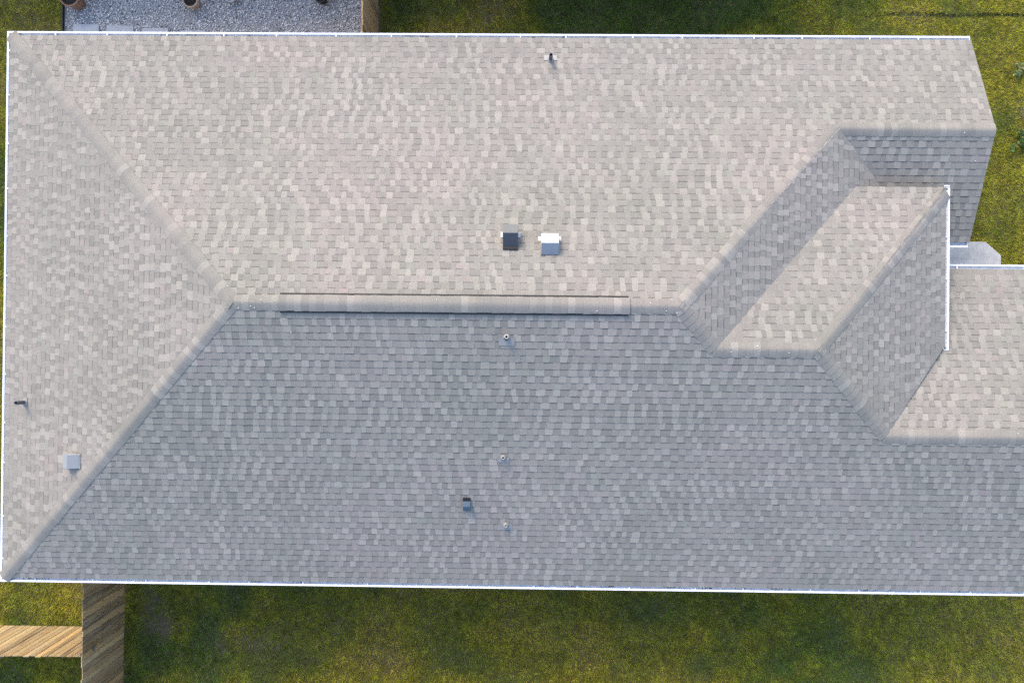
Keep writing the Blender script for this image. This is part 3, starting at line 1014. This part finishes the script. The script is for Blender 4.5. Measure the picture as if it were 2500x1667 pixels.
# ------------------------------------------------------------------ pots on the gravel
def pot(name, c, r, h, m_pot, label, cat, fill=True):
    root = empty(name, (c[0], c[1], 0), label, cat)
    pr = [(r * 0.72, 0.012), (r * 0.86, h * 0.45), (r * 0.95, h * 0.86), (r * 1.04, h * 0.88), (r * 1.05, h), (r * 0.92, h), (r * 0.88, h * 0.8), (r * 0.5, h * 0.78)]
    v, f = lathe(pr, (c[0], c[1], 0.012), 32)
    mesh_obj('pot_body', v, f, m_pot, root, smooth=False)
    if fill:
        k = 24
        vs = [(c[0] + r * 0.9 * math.cos(6.2832 * i / k), c[1] + r * 0.9 * math.sin(6.2832 * i / k), h * 0.86 + random.uniform(-.008, .008)) for i in range(k)] + [(c[0], c[1], h * 0.9)]
        mesh_obj('soil', vs, [(i, (i + 1) % k, k) for i in range(k)], M_SOIL, root)
    return root


pot('flower_pot', (-0.08, 14.08), 0.245, 0.42, M_TERRA, 'large brown clay pot at the gravel corner beside the black edging', 'pot')
pot('flower_pot', (2.955, 14.07), 0.19, 0.30, M_TAN, 'tan clay pot with pale rim and dark soil on the gravel', 'pot')
pot('flower_pot', (3.93, 14.22), 0.15, 0.20, M_POTW, 'small pale glazed pot on the gravel', 'pot')
pot('flower_pot', (6.27, 14.20), 0.165, 0.26, M_POTB, 'round black pot on the gravel near the fence', 'pot')


# ------------------------------------------------------------------ weeds at the right edge
def weed(c, r, h, nl, label, tintset):
    root = empty('weed', (*c, 0), label, 'weed')
    vs, fs, ts = [], [], []
    svs, sfs = [], []
    for st in range(7):
        a = random.uniform(0, 6.28); rr = r * random.uniform(0.3, 0.95)
        tip = np.array([c[0] + rr * math.cos(a), c[1] + rr * math.sin(a), h * random.uniform(0.5, 1)])
        b0 = np.array([c[0], c[1], 0.0])
        sd = np.array([-math.sin(a), math.cos(a), 0]) * 0.004
        b = len(svs)
        zv = np.array([0, 0, 0.006])
        svs += [b0 - sd, b0 + sd, b0 + zv, tip - sd * .5, tip + sd * .5, tip + zv]
        sfs += [(b, b + 1, b + 4, b + 3), (b + 1, b + 2, b + 5, b + 4), (b + 2, b, b + 3, b + 5)]
        for q in range(nl):
            t = random.uniform(0.15, 1.0)
            p = b0 * (1 - t) + tip * t
            al = random.uniform(0, 6.28)
            l, w = random.uniform(0.05, 0.11), random.uniform(0.015, 0.03)
            d = np.array([math.cos(al), math.sin(al), random.uniform(-0.2, 0.6)]); d /= np.linalg.norm(d)
            s = np.array([-math.sin(al), math.cos(al), random.uniform(-.4, .4)])
            b = len(vs)
            vs += [p, p + d * l * .5 + s * w, p + d * l, p + d * l * .5 - s * w]
            fs += [(b, b + 1, b + 2), (b, b + 2, b + 3)]
            t_ = random.choice(tintset); g = random.uniform(0.7, 1.3)
            ts += [tuple(x * g for x in t_)] * 2
    mesh_obj('stems', svs, sfs, M_LEAF, root, tints=[(0.12, 0.12, 0.05)] * len(sfs))
    mesh_obj('leaves', vs, fs, M_LEAF, root, tints=ts, kind='stuff')
    return root


WG = [(0.07, 0.13, 0.035), (0.10, 0.17, 0.045), (0.05, 0.09, 0.025), (0.26, 0.25, 0.07)]
WS = [(0.17, 0.22, 0.08), (0.22, 0.25, 0.10), (0.10, 0.15, 0.05), (0.36, 0.32, 0.10)]
weed((24.15, 12.36), 0.48, 0.22, 34, 'silvery green weed on the lawn opposite the gable corner', WS)
weed((24.25, 10.75), 0.55, 0.24, 44, 'dark green leafy weed at the edge beside the gable peak', WG)
weed((24.40, 13.05), 0.36, 0.20, 28, 'small dark green weed nearest the lawn seam', WG)

# ------------------------------------------------------------------ leaf litter caught in the gutters
def litter(x0, x1, y0, y1, zz, n_, g):
    vs, fs = [], []
    for _ in range(n_):
        cx0, cy0 = random.uniform(x0, x1), random.uniform(y0, y1)
        for _k in range(random.randint(3, 12)):
            x, y = cx0 + random.gauss(0, 0.10 if x1 - x0 > y1 - y0 else 0.01), cy0 + random.gauss(0, 0.01 if x1 - x0 > y1 - y0 else 0.10)
            a, l, w = random.uniform(0, 6.28), random.uniform(0.012, 0.04), random.uniform(0.006, 0.014)
            c_, s2 = math.cos(a), math.sin(a)
            b = len(vs)
            vs += [(x - c_ * l, y - s2 * l, zz), (x + s2 * w, y - c_ * w, zz + .006), (x + c_ * l, y + s2 * l, zz + 0.002), (x - s2 * w, y + c_ * w, zz + .008)]
            fs.append((b, b + 1, b + 2, b + 3))
    mesh_obj('leaf_litter', vs, fs, plain('dry_leaf', (0.10, 0.075, 0.045), 0.9), g, kind='stuff')


gut = [o for o in house.children if o.name.startswith('gutter')]
litter(0.3, XG - 0.2, N - 0.098, N - 0.062, HE - 0.040, 26, gut[0])
litter(0.065, 0.098, 0.4, N - 0.4, HE - 0.040, 12, gut[1])
litter(0.4, XEND - 0.2, 0.062, 0.098, HE - 0.040, 26, gut[2])

# ------------------------------------------------------------------ unseen houses next door, added to shade the side yards
nb = empty('house', (-7.0, 16.3, 0), 'unseen neighbouring house with a brown hip roof beyond the gravel strip, added for its shade', 'house')
M_NROOF = plain('brown_shingle_roof', (0.20, 0.17, 0.15), 0.9, 0, 0.3, 8.0)
sb = empty('house', (4.0, -15.0, 0), 'unseen neighbouring house with a brown hip roof across the side lawn, added to shade it', 'house')
for nbr, NX0, NX1, NY0, NY1 in ((nb, -7.0, 17.6, 16.3, 27.5), (nb, 8.6, 17.9, 14.95, 24.4), (sb, 3.6, 18.4, -14.6, -3.75)):  # closer wing of the north house added to deepen the shade
    NP = 0.42 if NY0 > 16 else 0.45
    v, f = box(NX0 + 0.45, NX1 - 0.45, NY0 + 0.45, NY1 - 0.45, 0, HE - 0.1)
    mesh_obj('wall', v, f, M_WALL, nbr)
    wx_, wy_ = NX1 - NX0, NY1 - NY0
    hh = min(wx_, wy_) / 2 - 0.01
    hy = (NY0 + NY1) / 2
    zt = HE + hh * NP
    rv_ = [(NX0, NY0, HE), (NX1, NY0, HE), (NX1, NY1, HE), (NX0, NY1, HE), (NX0 + hh, hy, zt), (NX1 - hh, hy, zt)]
    rv_ += [(x, y, zz - 0.12) for x, y, zz in rv_[:4]]
    mesh_obj('roof', rv_, [(0, 1, 5, 4), (1, 2, 5), (2, 3, 4, 5), (3, 0, 4), (6, 9, 8, 7), (0, 6, 7, 1), (1, 7, 8, 2), (2, 8, 9, 3), (3, 9, 6, 0)], M_NROOF, nbr)
M_GLASS = plain('window_glass', (0.03, 0.035, 0.04), 0.08)
for wx, wy in ((-3.0, 16.3), (2.0, 16.3), (10.5, 14.95), (14.0, 14.95)):
    v, f = box(wx, wx + 1.2, wy + 0.41, wy + 0.448, 0.9, 2.1)
    w_ = mesh_obj('window', v, f, M_FASCIA, nb)
    v, f = box(wx + 0.07, wx + 1.13, wy + 0.395, wy + 0.409, 0.97, 2.03)
    mesh_obj('pane', v, f, M_GLASS, w_)
